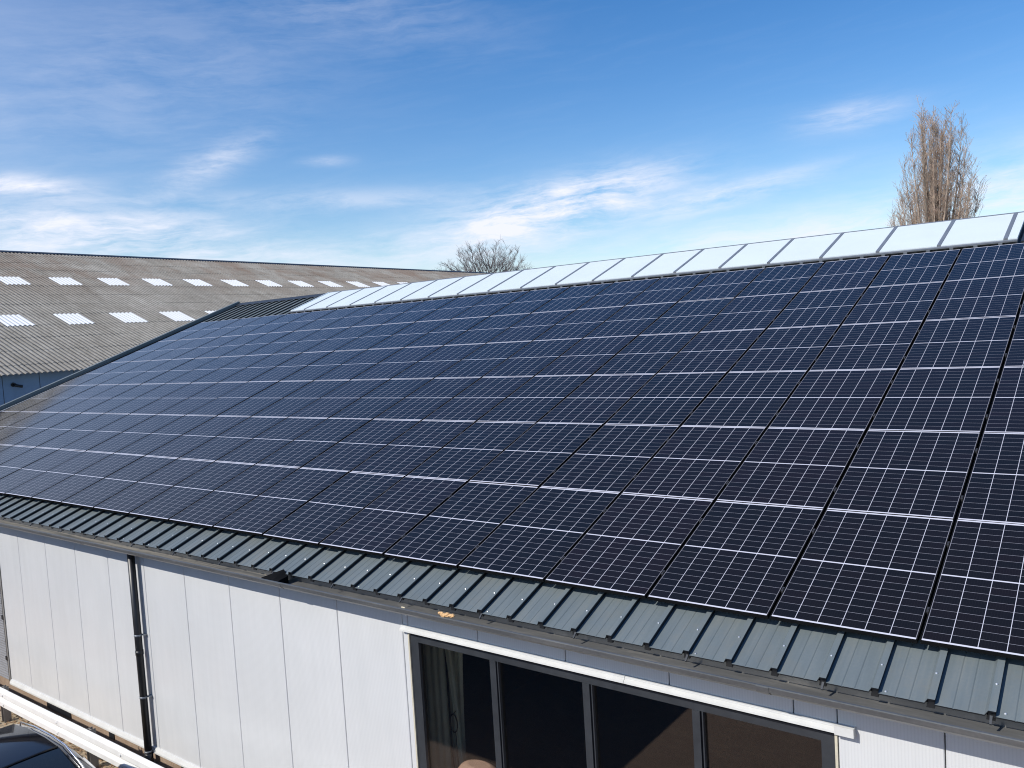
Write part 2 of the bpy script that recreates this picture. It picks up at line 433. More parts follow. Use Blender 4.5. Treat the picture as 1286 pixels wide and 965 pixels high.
# --- roof sheet with trapezoidal ribs
RP = .3753; RX = .575
def rib_profile():
    pts = []; k0 = int((XL - RX) / RP) - 1; k1 = int((XR - RX) / RP) + 1
    for k in range(k0, k1 + 1):
        c = RX + k * RP
        for dx, h in ((-.285, 0), (-.277, -.0045), (-.269, 0), (-.19, 0), (-.182, -.0045), (-.174, 0), (-.086, 0), (-.060, .044), (-.013, .044), (-.021, .004), (-.021, 0)):
            x = c + dx
            if XL <= x <= XR: pts.append((x, h))
    return [(XL, 0)] + pts + [(XR, 0)]
prof = rib_profile(); HB = -.13
mb = MB(); rows = [-.5, 2.6, 5.8, 9.0, 12.46]
mb.loft([[S(x, s, HB + h) for x, h in prof] for s in rows], 0, False, False)
mb.loft([[S(x, s, HB + h - .012) for x, h in prof] for s in (-.497, 12.46)], 1, False, False)
mb.loft([[S(x, -.5, HB + h) for x, h in prof], [S(x, -.5, HB + h - .012) for x, h in prof]], 1, False, False)
# back slope (mirrored about the ridge)
ry = S(0, 12.46, HB)
mb.loft([[(x, 2 * ry[1] - S(x, s, HB + h)[1], S(x, s, HB + h)[2]) for x, h in prof] for s in (12.46, 0)], 0, False, False)
# screw heads on the ribs
for k in range(int((XL - RX) / RP), int((XR - RX) / RP) + 1):
    for s in (-.235, -.46, 11.6):
        if s == -.46 and random.random() < .75: continue
        if s > 11 and RX + k * RP > -20: continue
        x = RX + k * RP - (.04 if s != -.46 else -.03) + random.uniform(-.006, .006); ss = s + random.uniform(-.012, .012)
        h0 = HB + (.044 if s != -.46 else 0); r = .0085
        ring = lambda r, h: [S(x + r * math.cos(q * PI / 4), ss + r * math.sin(q * PI / 4), h) for q in range(8)]
        mb.loft([ring(r, h0), ring(r, h0 + .006), ring(r * .55, h0 + .009)], 2)
M['screw'] = worn('bright_screw', (.62, .64, .66), .1, .3, .6)
ROOF = wpart(mb, 'roof', [M['sheet'], M['black'], M['screw']])
# eave closer under the sheet
mb = MB(); mb.hexa([(XL, -.30, -.34), (XR, -.30, -.34), (XR, -.2, -.34), (XL, -.2, -.34), (XL, -.30, -.275), (XR, -.30, -.275), (XR, -.2, -.235), (XL, -.2, -.235)])
for k in range(int((XL - RX) / RP), int((XR - RX) / RP) + 1):  # blocks added in the rib ends to keep sun patches off the gutter back
    c = RX + k * RP
    mb.hexa([S(c - .080, -.487, HB - .05), S(c - .024, -.487, HB - .05), S(c - .024, -.2, HB - .05), S(c - .080, -.2, HB - .05),
             S(c - .058, -.487, HB + .029), S(c - .022, -.487, HB + .029), S(c - .022, -.2, HB + .029), S(c - .058, -.2, HB + .029)])
wpart(mb, 'eave_closer', M['black'])
mb = MB()
mb.sbox(-25.12, -24.98, -.45, 12.5, -.2, .005)
wpart(mb, 'verge_trim', M['sheet'])
for (x0, x1) in ((-25.1, -19.74), (-.34, XR)):
    mb = MB()
    a0 = [S(x0, 12.28, HB + .045), S(x0, 12.49, HB + .055)]; 
    r = lambda x: [S(x, 12.26, HB + .038), S(x, 12.26, HB + .047), S(x, 12.47, HB + .075), (x, 2 * ry[1] - S(x, 12.26, HB)[1], S(x, 12.26, HB + .047)[2]), (x, 2 * ry[1] - S(x, 12.26, HB)[1], S(x, 12.26, HB + .038)[2])]
    mb.loft([r(x0), r(x1)])
    wpart(mb, 'ridge_cap', M['dark_metal'])
mb = MB()
mb.sbox(-.30, -.16, 10.55, 12.25, HB, HB + .09)
wpart(mb, 'skylight_flashing', M['dark_metal'])

# --- gutter
mb = MB()
gp = [(-.29, -.315), (-.29, -.415), (-.55, -.421), (-.598, -.386), (-.606, -.345), (-.604, -.337), (-.590, -.335), (-.586, -.341), (-.586, -.378), (-.548, -.410), (-.30, -.405), (-.30, -.315)]
mb.loft([[(x, y, z) for y, z in gp] for x in (XL - .1, -18, -9, XR + .1)], 0)
for xj in (-12.0, -7.0, -1.0):
    mb.loft([[(x, -.58 + (y + .58) * 1.0 - .003, z - .003) for y, z in gp[2:7]] + [(x, y - .0005, z - .0005) for y, z in reversed(gp[2:7])] for x in (xj - .05, xj + .05)], 0)
def gutter_mat():
    m, t, b = mat('gutter_metal')
    co = t.new('ShaderNodeTexCoord').outputs['Object']; x, y, z = t.sep(co)[:3]
    n = t.noise(t.mapping(co, (.5, 5, 5)), 2.2, 6, .7); n2 = t.noise(co, 30, 3)
    c = t.ramp(t.m('ADD', t.m('MULTIPLY', n, .75), t.m('MULTIPLY', n2, .25)), [(.3, (.085, .09, .095)), (.5, (.125, .13, .135)), (.7, (.18, .18, .178))])
    # silt on the floor of the trough and dried pale water marks
    floor = t.m('MULTIPLY', t.m('GREATER_THAN', y, -.584), t.m('LESS_THAN', z, -.33))
    silt = t.noise(t.mapping(co, (.9, 7, 1)), 1.6, 6, .7)
    c2 = t.ramp(silt, [(.3, (.14, .14, .136)), (.55, (.2, .198, .19)), (.76, (.4, .38, .34))])
    pale = t.m('MULTIPLY', t.ramp(t.noise(t.mapping(co, (.5, 16, 1), (2, 0, 0)), 1.4, 5, .65), [(.42, 0), (.58, 1)]), t.m('LESS_THAN', t.m('ADD', x, t.m('MULTIPLY', n, 2.0)), -6.4))
    c2 = t.mix(t.m('MULTIPLY', pale, .8), c2, (.55, .5, .42))
    c = t.mix(t.m('MULTIPLY', floor, .85), c, c2)
    setp(t, b, c, t.m('ADD', .22, t.m('MULTIPLY', n, .3)), .35, .5)
    return m
M['gutter_metal'] = gutter_mat()
GUT = wpart(mb, 'gutter', M['gutter_metal'])
def gutter_bracket(x):
    mb = MB()
    z = -.30
    mb.hexa([(x - .007, -.46, z - .04), (x + .007, -.46, z - .04), (x + .009, -.42, z + .004), (x - .009, -.42, z + .004),
             (x - .007, -.468, z - .03), (x + .007, -.468, z - .03), (x + .009, -.425, z + .012), (x - .009, -.425, z + .012)])
    return mb
for i in range(22):
    wpart(gutter_bracket(.53 - i * 1.12), 'gutter_bracket', M['dark_metal'])
# black funnel-like end piece standing in the trough
mb = MB()
mb.loft([[(-7.36, -.575, -.335), (-7.36, -.56, -.332), (-7.36, -.56, -.40), (-7.36, -.575, -.385)],
         [(-7.13, -.575, -.335), (-7.13, -.40, -.245), (-7.13, -.40, -.40), (-7.13, -.575, -.39)],
         [(-7.03, -.575, -.335), (-7.03, -.42, -.31), (-7.03, -.42, -.40), (-7.03, -.575, -.39)]])
wpart(mb, 'gutter_outlet_guard', M['frame'])

# --- downpipe
mb = MB(); px_, py_ = -10.93, -.345
mb.tube([(px_, py_, -.41), (px_, py_, -2.0), (px_, py_, -3.70)], .054, 16)
mb.tube([(px_, py_, -2.0), (px_, py_, -2.07)], .06, 16)
mb.tube([(px_, py_, -3.62), (px_, py_, GZ - .02)], .064, 16)
DP = wpart(mb, 'downpipe', M['black'])
for z in (-1.75, -2.72, -3.58):
    mb = MB(); mb.tube([(px_, py_, z), (px_, py_, z - .03)], .0585, 16); mb.box(px_ + .03, px_ + .1, -.30, YW, z - .025, z - .005)
    o = mb.build('pipe_clamp', M['bar']); o.parent = DP
# wall-side black cover strip behind the pipe
mb = MB(); mb.box(-11.3, 0, 0, 0, 0, 0) if False else None

# --- ribbon window
WN = MB()
fw = .075; y0, y1 = YW + .005, YW + .075
WN.box(WX0 + .02, WX0 + .14, y0, y1, WZ0, WZ1 - .02); WN.box(WX1 - .13, WX1 - .02, y0, y1, WZ0, WZ1 - .02)
WN.box(WX0 + .14, WX1 - .13, y0, y1, WZ1 - .095, WZ1 - .02); WN.box(WX0 + .14, WX1 - .13, y0, y1, WZ0, WZ0 + .08)
WN.box(WX0, WX0 + .02, YW - .012, y1 - .01, WZ0 - .02, WZ1 - .01, 1); WN.box(WX1 - .02, WX1, YW - .012, y1 - .01, WZ0 - .02, WZ1 - .01, 1)
WIN = wpart(WN, 'window', [M['dark_metal'], M['beige_trim']])
def win_child(mb, name, m):
    o = mb.build(name, m); o.parent = WIN; return o
mulls = [(-4.035, -3.93), (-2.905, -2.80), (-1.78, -1.68)]
for (a, b_) in mulls:
    mb = MB(); mb.box(a, b_ - .028, y0 - .006, y1, WZ0 + .081, WZ1 - .096); mb.box(b_ - .028, b_ - .012, y0 + .03, y1, WZ0 + .081, WZ1 - .096); mb.box(b_ - .012, b_, y0, y1, WZ0 + .081, WZ1 - .096)
    win_child(mb, 'mullion', M['dark_metal'])
xs = [WX0 + .14] + [v for ab in mulls for v in ab] + [WX1 - .13]
for i in range(4):
    mb = MB(); yy = y0 + .035 + i * .0006; a, b_ = xs[2 * i] + .001, xs[2 * i + 1] - .001
    dx = random.uniform(-.003, .003)
    mb.hexa([(a, yy, WZ0 + .081), (b_, yy + dx, WZ0 + .081), (b_, yy + dx + .006, WZ0 + .081), (a, yy + .006, WZ0 + .081),
             (a, yy, WZ1 - .096), (b_, yy + dx, WZ1 - .096), (b_, yy + dx + .006, WZ1 - .096), (a, yy + .006, WZ1 - .096)])
    win_child(mb, 'pane', M['pane'])
mb = MB()
hx0, hx1 = -5.27, -.415
hp = [(YW - .001, -.676), (YW - .03, -.680), (YW - .032, -.692), (YW - .028, -.696), (YW - .058, -.716), (YW - .060, -.733), (YW - .05, -.737), (YW - .001, -.737)]
for a, b_ in ((hx0, -2.42), (-2.416, hx1)):
    mb.loft([[(x, y, z) for y, z in hp] for x in (a, b_)])
mb.box(hx1 - .14, hx1 + .004, YW - .067, YW - .0605, -.739, -.668); mb.box(hx1 + .0005, hx1 + .004, YW - .0604, YW - .002, -.739, -.668)
wpart(mb, 'window_hood', M['white_trim'])

# --- louvred door on the left
mb = MB()
mb.box(DX0, DX0 + .07, YW - .01, YW + .06, DZ0, DZ1); mb.box(DX1 - .05, DX1, YW - .015, YW + .06, DZ0, DZ1); mb.box(DX0 + .07, DX1 - .05, YW - .01, YW + .06, DZ1 - .07, DZ1)
DOOR = wpart(mb, 'louvred_door', M['post'])
mb = MB(); z = DZ0 + .02
while z < DZ1 - .1:
    mb.hexa([(DX0 + .07, YW + .005, z), (DX1 - .12, YW + .005, z), (DX1 - .12, YW + .05, z + .03), (DX0 + .07, YW + .05, z + .03),
             (DX0 + .07, YW + .005, z + .012), (DX1 - .12, YW + .005, z + .012), (DX1 - .12, YW + .05, z + .045), (DX0 + .07, YW + .05, z + .045)])
    z += .05
o = mb.build('slat_panel', M['slat']); o.parent = DOOR
mb = MB(); mb.box(DX1 - .12, DX1 - .05, YW + .003, YW + .05, DZ0, DZ1 - .07); mb.box(DX0 + .07, DX1 - .12, YW + .055, YW + .065, DZ0, DZ1 - .07)
for z in (-3.2, -2.4, -1.6): mb.box(DX1 - .13, DX1 - .04, YW - .02, YW + .004, z, z + .08)
o = mb.build('hinge_strip', M['black']); o.parent = DOOR

# --- interior behind the window
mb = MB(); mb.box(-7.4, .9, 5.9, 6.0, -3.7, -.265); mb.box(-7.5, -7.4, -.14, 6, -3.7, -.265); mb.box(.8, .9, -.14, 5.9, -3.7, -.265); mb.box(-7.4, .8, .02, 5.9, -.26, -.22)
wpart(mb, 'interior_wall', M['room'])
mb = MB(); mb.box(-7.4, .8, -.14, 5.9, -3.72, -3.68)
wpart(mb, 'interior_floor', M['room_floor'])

# --- roof skylight along the ridge
SKX0, SKX1 = -19.72, -.35
mb = MB()
mb.sbox(SKX0, SKX1, 10.52, 12.16, HB + .04, -.012)
mb.sbox(SKX0 - .01, SKX1 + .01, 10.44, 10.515, -.012, .012)
mb.sbox(SKX0 + .02, SKX1 - .02, 10.46, 10.519, -.1, -.06, 1)
for k in range(int((SKX0 - RX) / RP), int((SKX1 - RX) / RP) + 1):
    x = RX + k * RP - .04
    if SKX0 < x - .03 and x + .03 < SKX1: mb.sbox(x - .03, x + .03, 10.43, 10.512, HB + .037, -.0125)
SKY = wpart(mb, 'roof_skylight', [M['bar'], M['black']])
bars = [SKX1 + .005] + [-.52 - 1.03 * k for k in range(19)] + [SKX0 - .005]
for i in range(len(bars) - 1):
    b0, b1 = bars[i + 1] + (.033 if i < len(bars) - 2 else 0), bars[i] - (.033 if i else 0)
    mb = MB(); t_ = random.uniform(0, .003)
    mb.sbox(b0, b1, 10.522, 12.15, -.011, .028 + t_)
    if i == len(bars) - 2: mb.sbox(b0 + .05, b0 + .08, 10.522, 12.15, .031, .05)
    o = mb.build('skylight_pane', M['poly']); o.parent = SKY
for b_ in bars[1:-1]:
    mb = MB(); mb.sbox(b_ - .031, b_ + .031, 10.521, 12.17, -.01, .040)
    o = mb.build('glazing_bar', M['bar']); o.parent = SKY
mb = MB(); mb.sbox(SKX0, SKX1, 12.152, 12.2, -.011, .036)
o = mb.build('skylight_ridge_strip', M['bar']); o.parent = SKY
mb = MB()
mb.hexa([S(SKX0, 12.2, -.1), S(SKX1, 12.2, -.1), S(SKX1, 12.2, -.012), S(SKX0, 12.2, -.012)] +
        [(SKX0, 13.6, 3.85), (SKX1, 13.6, 3.85), (SKX1, 13.65, 3.92), (SKX0, 13.65, 3.92)])
o = mb.build('skylight_back_slope', M['poly']); o.parent = SKY

# fix sub-part frames: children of parts share the warehouse frame
bpy.context.view_layer.update()
for o in list(SC.objects):
    if o.parent and o.parent is not WH and o.parent.parent is WH:
        o.matrix_parent_inverse = Matrix.Translation((0, 0, 0))

# ------------------------------------------------------------------ things behind the window
mb = MB()
def curtain(mb, x0, x1, y, zt, zb, squeeze=1.0, n=26, amp=.03):
    rows = []
    for i in range(9):
        f = i / 8; z = zt + (zb - zt) * f
        k = 1 - (1 - squeeze) * math.sin(f * PI * .62)
        cx = x0
        rows.append([(cx + (x1 - x0) * k * j / n, y + amp * math.sin(j * 1.45) * (.7 + .3 * math.sin(j)), z) for j in range(n + 1)])
    mb.loft(rows, 0, False, False, True)
    mb.loft([[(x, yy + .01, z) for x, yy, z in r] for r in rows], 0, False, False, True)
curtain(mb, -5.75, -5.27, .4, -.4, -3.6, 1.0, 20, .014)
tag(mb.build('curtain', M['curtain']), 'straight grey beige curtain hanging at the left edge of the dark window', 'curtain')
mb = MB(); curtain(mb, -5.18, -5.0, .5, -.4, -3.3, .5, 8, .012)
mb.v = [(x + .16 * math.sin(min(1, (-z - .9) / 2.0) * PI * .5), y, z) if z < -.9 else (x, y, z) for x, y, z in mb.v]
mb.v = [(x - (.22 if z < -.9 else .22), y, z) for x, y, z in mb.v]
tag(mb.build('curtain', M['curtain']), 'narrow bowed grey curtain strip just left of the first window mullion', 'curtain')
mb = MB(); curtain(mb, -5.44, -5.14, .62, -.4, -3.3, .6, 14, .018)
tag(mb.build('curtain', M['curtain']), 'gathered grey curtain between the straight curtain and the narrow strip', 'curtain')
mb = MB()
lp = [(-5.13 + .055 * math.sin(q * PI / 8), .33, -2.03 + .11 * math.cos(q * PI / 8)) for q in range(17)]
mb.tube(lp, .008, 6); mb.tube([(-5.17, .33, -2.1), (-5.19, .33, -2.4), (-5.14, .33, -2.8)], .006, 6); mb.tube([(-5.11, .33, -2.12), (-5.1, .33, -2.5), (-5.16, .33, -2.9)], .006, 6)
mb.tube([(-5.13, .33, -1.92), (-5.13, .38, -1.90)], .006, 6)
tag(mb.build('cable', M['cable']), 'coiled black cable hanging in a loop before the grey curtain', 'cable')
mb = MB()
cx, cy, cz = -4.62, .15, -2.66
rings = []
for i in range(1, 16):
    th = -PI / 2 + PI * i / 16; k_ = max(0, math.cos(th)) ** .55
    rings.append([(cx + .36 * k_ * math.cos(q * PI / 10), cy + .2 * k_ * math.sin(q * PI / 10), cz + .36 * math.sin(th)) for q in range(20)])
mb.loft(rings, 0, True, True, True)
for q in range(4):
    a = q * PI / 2 + .7; mb.tube([(cx + .2 * math.cos(a), cy + .14 * math.sin(a), cz - .3), (cx + .24 * math.cos(a), cy + .17 * math.sin(a), -3.68)], .02, 8)
tag(mb.build('chair', M['pink']), 'rounded pale pink chair back glowing in sunlight behind the window', 'chair')

# ------------------------------------------------------------------ solar panels
PW, PL, PX, PY = 1.134, 1.7106, 1.155, 1.7132
mb = MB(); lx, ly, fh = .0095, .0045, .035
mb.box(0, lx, 0, PL, -fh, 0); mb.box(PW - lx, PW, 0, PL, -fh, 0)
mb.box(lx, PW - lx, 0, ly, -fh, -.0002); mb.box(lx, PW - lx, PL - ly, PL, -fh, -.0002)
FR = mb
GLS = MB(); GLS.quad([(lx, ly, -.0016), (PW - lx, ly, -.0016), (PW - lx, PL - ly, -.0016), (lx, PL - ly, -.0016)])
GLS.quad([(lx, PL - ly, -.007), (PW - lx, PL - ly, -.007), (PW - lx, ly, -.007), (lx, ly, -.007)], 1)
root0 = empty('solar_panel')
fr0 = FR.build('frame', M['frame'], root0)
gl0 = GLS.build('cell_glass', [M['cells'], M['frame']], root0)
CLM = MB(); CLM.box(PW + .002, PW + .019, -.03, .03, -.03, .001); CLM.box(PW + .006, PW + .015, -.008, .008, .001, .006)
M['clamp'] = worn('clamp_metal', (.05, .05, .055), .2, .5, .3)
cl0 = CLM.build('clamp', M['clamp'], root0, (0, .38, 0)); cl1 = CLM.build('clamp', M['clamp'], root0, (0, 1.32, 0)); cl1.data = cl0.data
ORD = ['', 'first', 'second', 'third', 'fourth', 'fifth', 'sixth', 'seventh', 'eighth', 'ninth', 'tenth', 'eleventh', 'twelfth']
ROWN = ['bottom row just above the eave', 'second row up from the eave', 'third row up from the eave', 'fourth row up from the eave', 'fifth row up from the eave', 'top row just below the ridge']
rp = random.Random(3)
first = True
for r in range(6):
    ncol = 21 if r == 5 else 22
    for c in range(ncol):
        x = -21 * PX + c * PX + .0105; s = r * PY
        if first: root = root0; kids = []; first = False
        else:
            root = root0.copy(); COL.objects.link(root)
            for k in (fr0, gl0, cl0, cl1):
                kk = k.copy(); COL.objects.link(kk); kk.parent = root
        root.location = S(x + rp.uniform(-.0015, .0015), s + rp.uniform(-.002, .002), rp.uniform(-.0015, .0015))
        root.rotation_euler = (A + rp.gauss(0, .0012), rp.gauss(0, .0012), rp.gauss(0, .0004))
        n = c + 1; e = ncol - c
        if n == 1: pos = 'leftmost of the'
        elif e == 1: pos = 'rightmost of the'
        elif n <= 11: pos = ORD[n] + ' from the left end of the'
        else: pos = ORD[e] + ' from the right end of the'
        tag(root, 'black solar panel, ' + pos + ' ' + ROWN[r], 'solar panel', 'solar panels on the warehouse roof')
mb = MB(); rd = random.Random(8)
for k in range(9):
    cx, cz, r = rd.uniform(-.1, .1), rd.uniform(0, .02), rd.uniform(.022, .04)
    rings = [[(cx + r * math.cos(th) * math.cos(q * PI / 4) * rd.uniform(.7, 1.3), r * .7 * math.cos(th) * math.sin(q * PI / 4) * rd.uniform(.7, 1.3), cz + r * .6 * math.sin(th)) for q in range(8)] for th in (-1.4, -.6, .2, .9, 1.4)]
    mb.loft(rings, 0, True, True)
tag(mb.build('leaf_debris', M['leaf'], None, (-4.3, -.575, -.325)), 'small tan clump of dry leaves lying on the gutter edge', 'leaves')

mb = MB()
for k in range(3):
    cx, cz, r = rd.uniform(-.03, .03), 0, rd.uniform(.012, .02)
    mb.loft([[(cx + r * math.cos(th) * math.cos(q * PI / 4) * rd.uniform(.7, 1.3), r * .7 * math.cos(th) * math.sin(q * PI / 4), cz + r * .5 * math.sin(th)) for q in range(8)] for th in (-1.4, -.6, .2, .9, 1.4)])
M['leaf_pale'] = worn('pale_dry_leaf', (.6, .52, .36), .3, .8, 0, 30)
tag(mb.build('leaf_debris', M['leaf_pale'], None, (-4.9, -.578, -.33)), 'tiny pale leaf scrap on the gutter, left of the tan clump', 'leaves')

# ------------------------------------------------------------------ grey shed on the left
GX, GZE = -27.5, 2.14
BR = A
SHED = empty('shed', (-43, 35, GZ))
tag(SHED, 'long shed with weathered grey corrugated roof and rows of white rooflights', 'building')
SI = Matrix.Translation((43, -35, -GZ))
def spart(mb, name, m):
    o = mb.build(name, m); o.parent = SHED; o.matrix_parent_inverse = SI; return o
cb, sb = math.cos(BR), math.sin(BR)
def G(y, s, h): return (GX - s * cb + h * sb, y, GZE + s * sb + h * cb)
WP = .1738
def wave(y): return .056 * abs(math.sin(PI * y / WP)) ** .75 - .03
Y0, Y1 = .5, 78.0
def smax(y): return 17.5 - .043 * (y - 10)
mb = MB(); ny = int((Y1 - Y0) / WP) * 8
lap = 1.44; sl = [-.12] + [.72 + lap * k for k in range(12)]
rs = random.Random(4)
for i in range(len(sl)):
    s0 = sl[i]; s1 = sl[i + 1] + .12 if i + 1 < len(sl) else None
    last = s1 is None
    rows = []
    for (s, hh) in ((s0, .010), (s1, .0)):
        r = []
        for j in range(ny + 1):
            y = Y0 + (Y1 - Y0) * j / ny
            ss = min(s, smax(y)) if s is not None else smax(y)
            r.append(G(y, ss, wave(y) + hh + .002 * math.sin(y * .9 + i * 2)))
        rows.append(r)
    # a small front edge at each lap
    mb.loft(rows, 0, False, False, True)
    mb.loft([[(p[0], p[1], p[2] - .012) for p in rows[0]], rows[0]], 0, False, False, False)
mb.quad([(GX - 17 * cb, Y0, GZE + 17 * sb - .6), (GX - 17 * cb, Y1, GZE + 17 * sb - .6), (GX - 33 * cb, Y1, GZE), (GX - 33 * cb, Y0, GZE)])
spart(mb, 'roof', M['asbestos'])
mb = MB()
pts = []
for j in range(41):
    y = Y0 + (Y1 - Y0) * j / 40; s = smax(y)
    a = G(y, s - .22, .026); b_ = G(y, s + .02, .03)
    pts.append([a, (a[0], a[1], a[2] + .02), (b_[0], b_[1], b_[2] + .03), (b_[0] - .3, b_[1], b_[2] - .03), (b_[0] - .3, b_[1], b_[2] - .15)])
mb.loft(pts)
spart(mb, 'ridge_cap', M['dark_metal'])
mb = MB(); mb.box(GX - .45, GX - .3, Y0 + .1, Y1, GZ, GZE - .02); mb.box(GX - 31, GX - 30.8, Y0 + .1, Y1, GZ, GZE - .02)
for yy in (Y0 + .1, Y1 - .2):
    mb.loft([[(GX - .45, yy, GZ), (GX - .45, yy, GZE), (GX - 15.5, yy, GZE + 5.2), (GX - 30.8, yy, GZE), (GX - 30.8, yy, GZ)], [(GX - .45, yy + .15, GZ), (GX - .45, yy + .15, GZE), (GX - 15.5, yy + .15, GZE + 5.2), (GX - 30.8, yy + .15, GZE), (GX - 30.8, yy + .15, GZ)]])
for k in range(30): mb.box(GX - .3, GX - .292, 1.3 + k * 1.13, 1.312 + k * 1.13, GZ, GZE - .05, 1)
spart(mb, 'wall', [M['blue_wall'], M['black']])
mb = MB(); mb.tube([(GX - .29, 5.0, 1.78), (GX - .14, 5.02, 1.8), (GX - .12, 5.02, 1.74)], .02, 8); mb.tube([(GX - .12, 4.98, 1.76), (GX - .1, 5.2, 1.70)], .045, 10); mb.tube([(GX - .295, 5.0, 1.78), (GX - .27, 5.0, 1.78)], .07, 10)
spart(mb, 'wall_lamp', M['black'])
mb = MB(); mb.box(GX - .1, GX + .02, 6.2, Y1, GZE - .13, GZE - .04)
def rooflight(yc, s0, s1, w, m):
    mb = MB(); n = int(round(w / WP)) * 8
    ya = yc - w / 2
    top = [[G(ya + w * j / n, s, wave(ya + w * j / n) + .022) for j in range(n + 1)] for s in (s0, s1)]
    bot = [[(p[0], p[1], p[2] - .008) for p in r] for r in top]
    mb.loft(top, 0, False, False, True); mb.loft([bot[0], top[0]], 0, False, False)
    mb.loft([top[1], bot[1]], 0, False, False)
    spart(mb, 'rooflight', m)
for k in range(-2, 22):
    yc = 9.5 + 2.26 * k
    rooflight(yc + .16, 11.0, 12.3, WP * 6, M['grp'])
    rooflight(yc, 5.0, 6.42, WP * 6, M['grp'])
rooflight(6.0, 6.9, 8.35, WP * 6, M['grp_blue'])

# ------------------------------------------------------------------ guard rail
GR = empty('guard_rail', (-12, -.95, GZ))
tag(GR, 'white crash barrier on grey posts running along the foot of the wall', 'guard rail')
mb = MB()
zc = -3.315
wp = [(.012, .155), (-.012, .152), (-.048, .138), (-.056, .128), (-.058, .05), (-.05, .038), (-.022, .012), (-.018, 0), (-.022, -.012), (-.05, -.038), (-.058, -.05), (-.056, -.128), (-.048, -.138), (-.012, -.152), (.012, -.155)]
xs_ = [-24.5 + i * 2.0 for i in range(12)]
for i in range(11):
    a, b_ = xs_[i], xs_[i + 1] + .12
    off = .004 if i % 2 else 0
    f = [(y - off, z) for y, z in wp]; bk = [(y - off + .004, z) for y, z in reversed(wp)]
    mb.loft([[(x + 12, y, zc - GZ + z) for y, z in f + bk] for x in (a, b_)])
    for zz in (.085, -.085):
        mb.tube([(a + .06 + 12, -.058 - off, zc - GZ + zz), (a + .06 + 12, -.072 - off, zc - GZ + zz)], .016, 8)
mb.build('beam', M['rail'], GR)
for i in range(7):
    x = -21.0 + 3.12 * i
    mb = MB()
    X = x + 12
    mb.box(X - .05, X - .043, .03, .15, -.02, zc - GZ + .12); mb.box(X + .043, X + .05, .03, .15, -.02, zc - GZ + .12); mb.box(X - .043, X + .043, .085, .092, -.02, zc - GZ + .12)
    mb.box(X - .042, X + .042, .012, .029, zc - GZ - .08, zc - GZ + .08)
    mb.build('post', M['post'], GR)
for (pts, lab) in (([(-14.95, -.62, GZ + .05), (-14.75, -.60, GZ + .14), (-14.62, -.5, GZ + .15), (-14.4, -.44, GZ + .05)], 'short black hose bent over the earth strip behind the upper rail post'),
                   ([(-11.95, -.7, GZ + .05), (-11.7, -.66, GZ + .07), (-11.45, -.55, GZ + .13), (-11.1, -.5, GZ + .05)], 'short black hose curled beside the lower rail post')):
    mb = MB(); mb.tube(pts, .022, 8)
    tag(mb.build('hose', M['hose']), lab, 'hose')

# ------------------------------------------------------------------ parked car (nose towards -x)
CX, CY = -10.17, -2.72
CAR = empty('parked_car', (CX, CY, GZ), (0, 0, 0))
tag(CAR, 'shiny black car with glass roof parked beside the white guard rail', 'car')
def ring(x, w, zb, zt, tum=.0, n=7, crown=.03):
    """cross-section at x: bottom zb, top zt, half-width w at the bottom, w - tum at the top, crowned top"""
    pts = []
    wt = w - tum
    side = [(w * .94, zb), (w, zb + (zt - zb) * .18), (w, zb + (zt - zb) * .5), (wt + tum * .3, zb + (zt - zb) * .84), (wt - .03, zt - .012), (wt * .82, zt + crown * .45), (wt * .45, zt + crown * .85), (0, zt + crown)]
    return [(x, y, z) for y, z in side] + [(x, -y, z) for y, z in reversed(side[:-1])]
mb = MB()
st = [(-2.28, .55, .35, .62, .1), (-2.2, .74, .24, .72, .1), (-1.9, .86, .2, .8, .08), (-1.4, .9, .2, .9, .08), (-1.05, .9, .2, .96, .08), (0, .905, .2, .98, .05), (1.0, .89, .2, 1.0, .06), (1.4, .84, .22, 1.0, .1), (1.6, .76, .28, .95, .12), (1.68, .6, .4, .85, .12)]
mb.loft([ring(*s) for s in st], 0, True, True, True)
mb.build('body', M['car_paint'], CAR)
# glasshouse: pillars and roof shell, then glass parts set into it
cab = [(-1.25, .84, .95, 1.0, .02), (-1.0, .83, .97, 1.15, .10), (-.66, .82, .98, 1.475, .2), (-.2, .815, .98, 1.535, .21), (.3, .815, .98, 1.535, .21), (.66, .81, .98, 1.505, .205), (1.1, .79, .99, 1.37, .2), (1.52, .74, 1.0, 1.06, .1)]
mb = MB(); mb.loft([ring(*s) for s in cab], 0, True, True, True)
mb.build('cabin', M['car_paint'], CAR)
def patch(i0, i1, jr, name, m, off=.006, shrink=.0):
    """a skin lying just off the cabin between stations and ring indices"""
    mb = MB(); rows = []
    for i in range(i0, i1 + 1):
        r = ring(*cab[i]); c = Vector((cab[i][0], 0, .9))
        row = []
        for j in jr:
            p = Vector(r[j]); d = (p - c).normalized(); row.append(p + d * off)
        rows.append(row)
    if shrink:
        a, b_ = rows[0], rows[-1]
        rows[0] = [p.lerp(q, shrink) for p, q in zip(rows[0], rows[1])]; rows[-1] = [p.lerp(q, shrink) for p, q in zip(rows[-1], rows[-2])]
    mb.loft(rows, 0, False, False, True)
    return mb.build(name, m, CAR)
roofj = list(range(5, 10)); 
patch(2, 5, roofj, 'roof_glass', M['roof_glass'], .008, .0)
M['screen'] = car_mat('windscreen_glass', (.02, .024, .026), .06)
patch(0, 2, roofj, 'windscreen', M['screen'], .007, .06)
patch(5, 7, roofj, 'rear_window', M['screen'], .007, .06)
for js in ([2, 3], [11, 12]): patch(2, 5, js, 'side_window', M['roof_glass'], .006, .05)
mb = MB()
r5 = ring(*cab[5])
mb.tube([Vector(r5[j]) + Vector((0, 0, .012)) for j in range(5, 10)], .012, 6)
mb.build('roof_crossbar', M['black'], CAR)
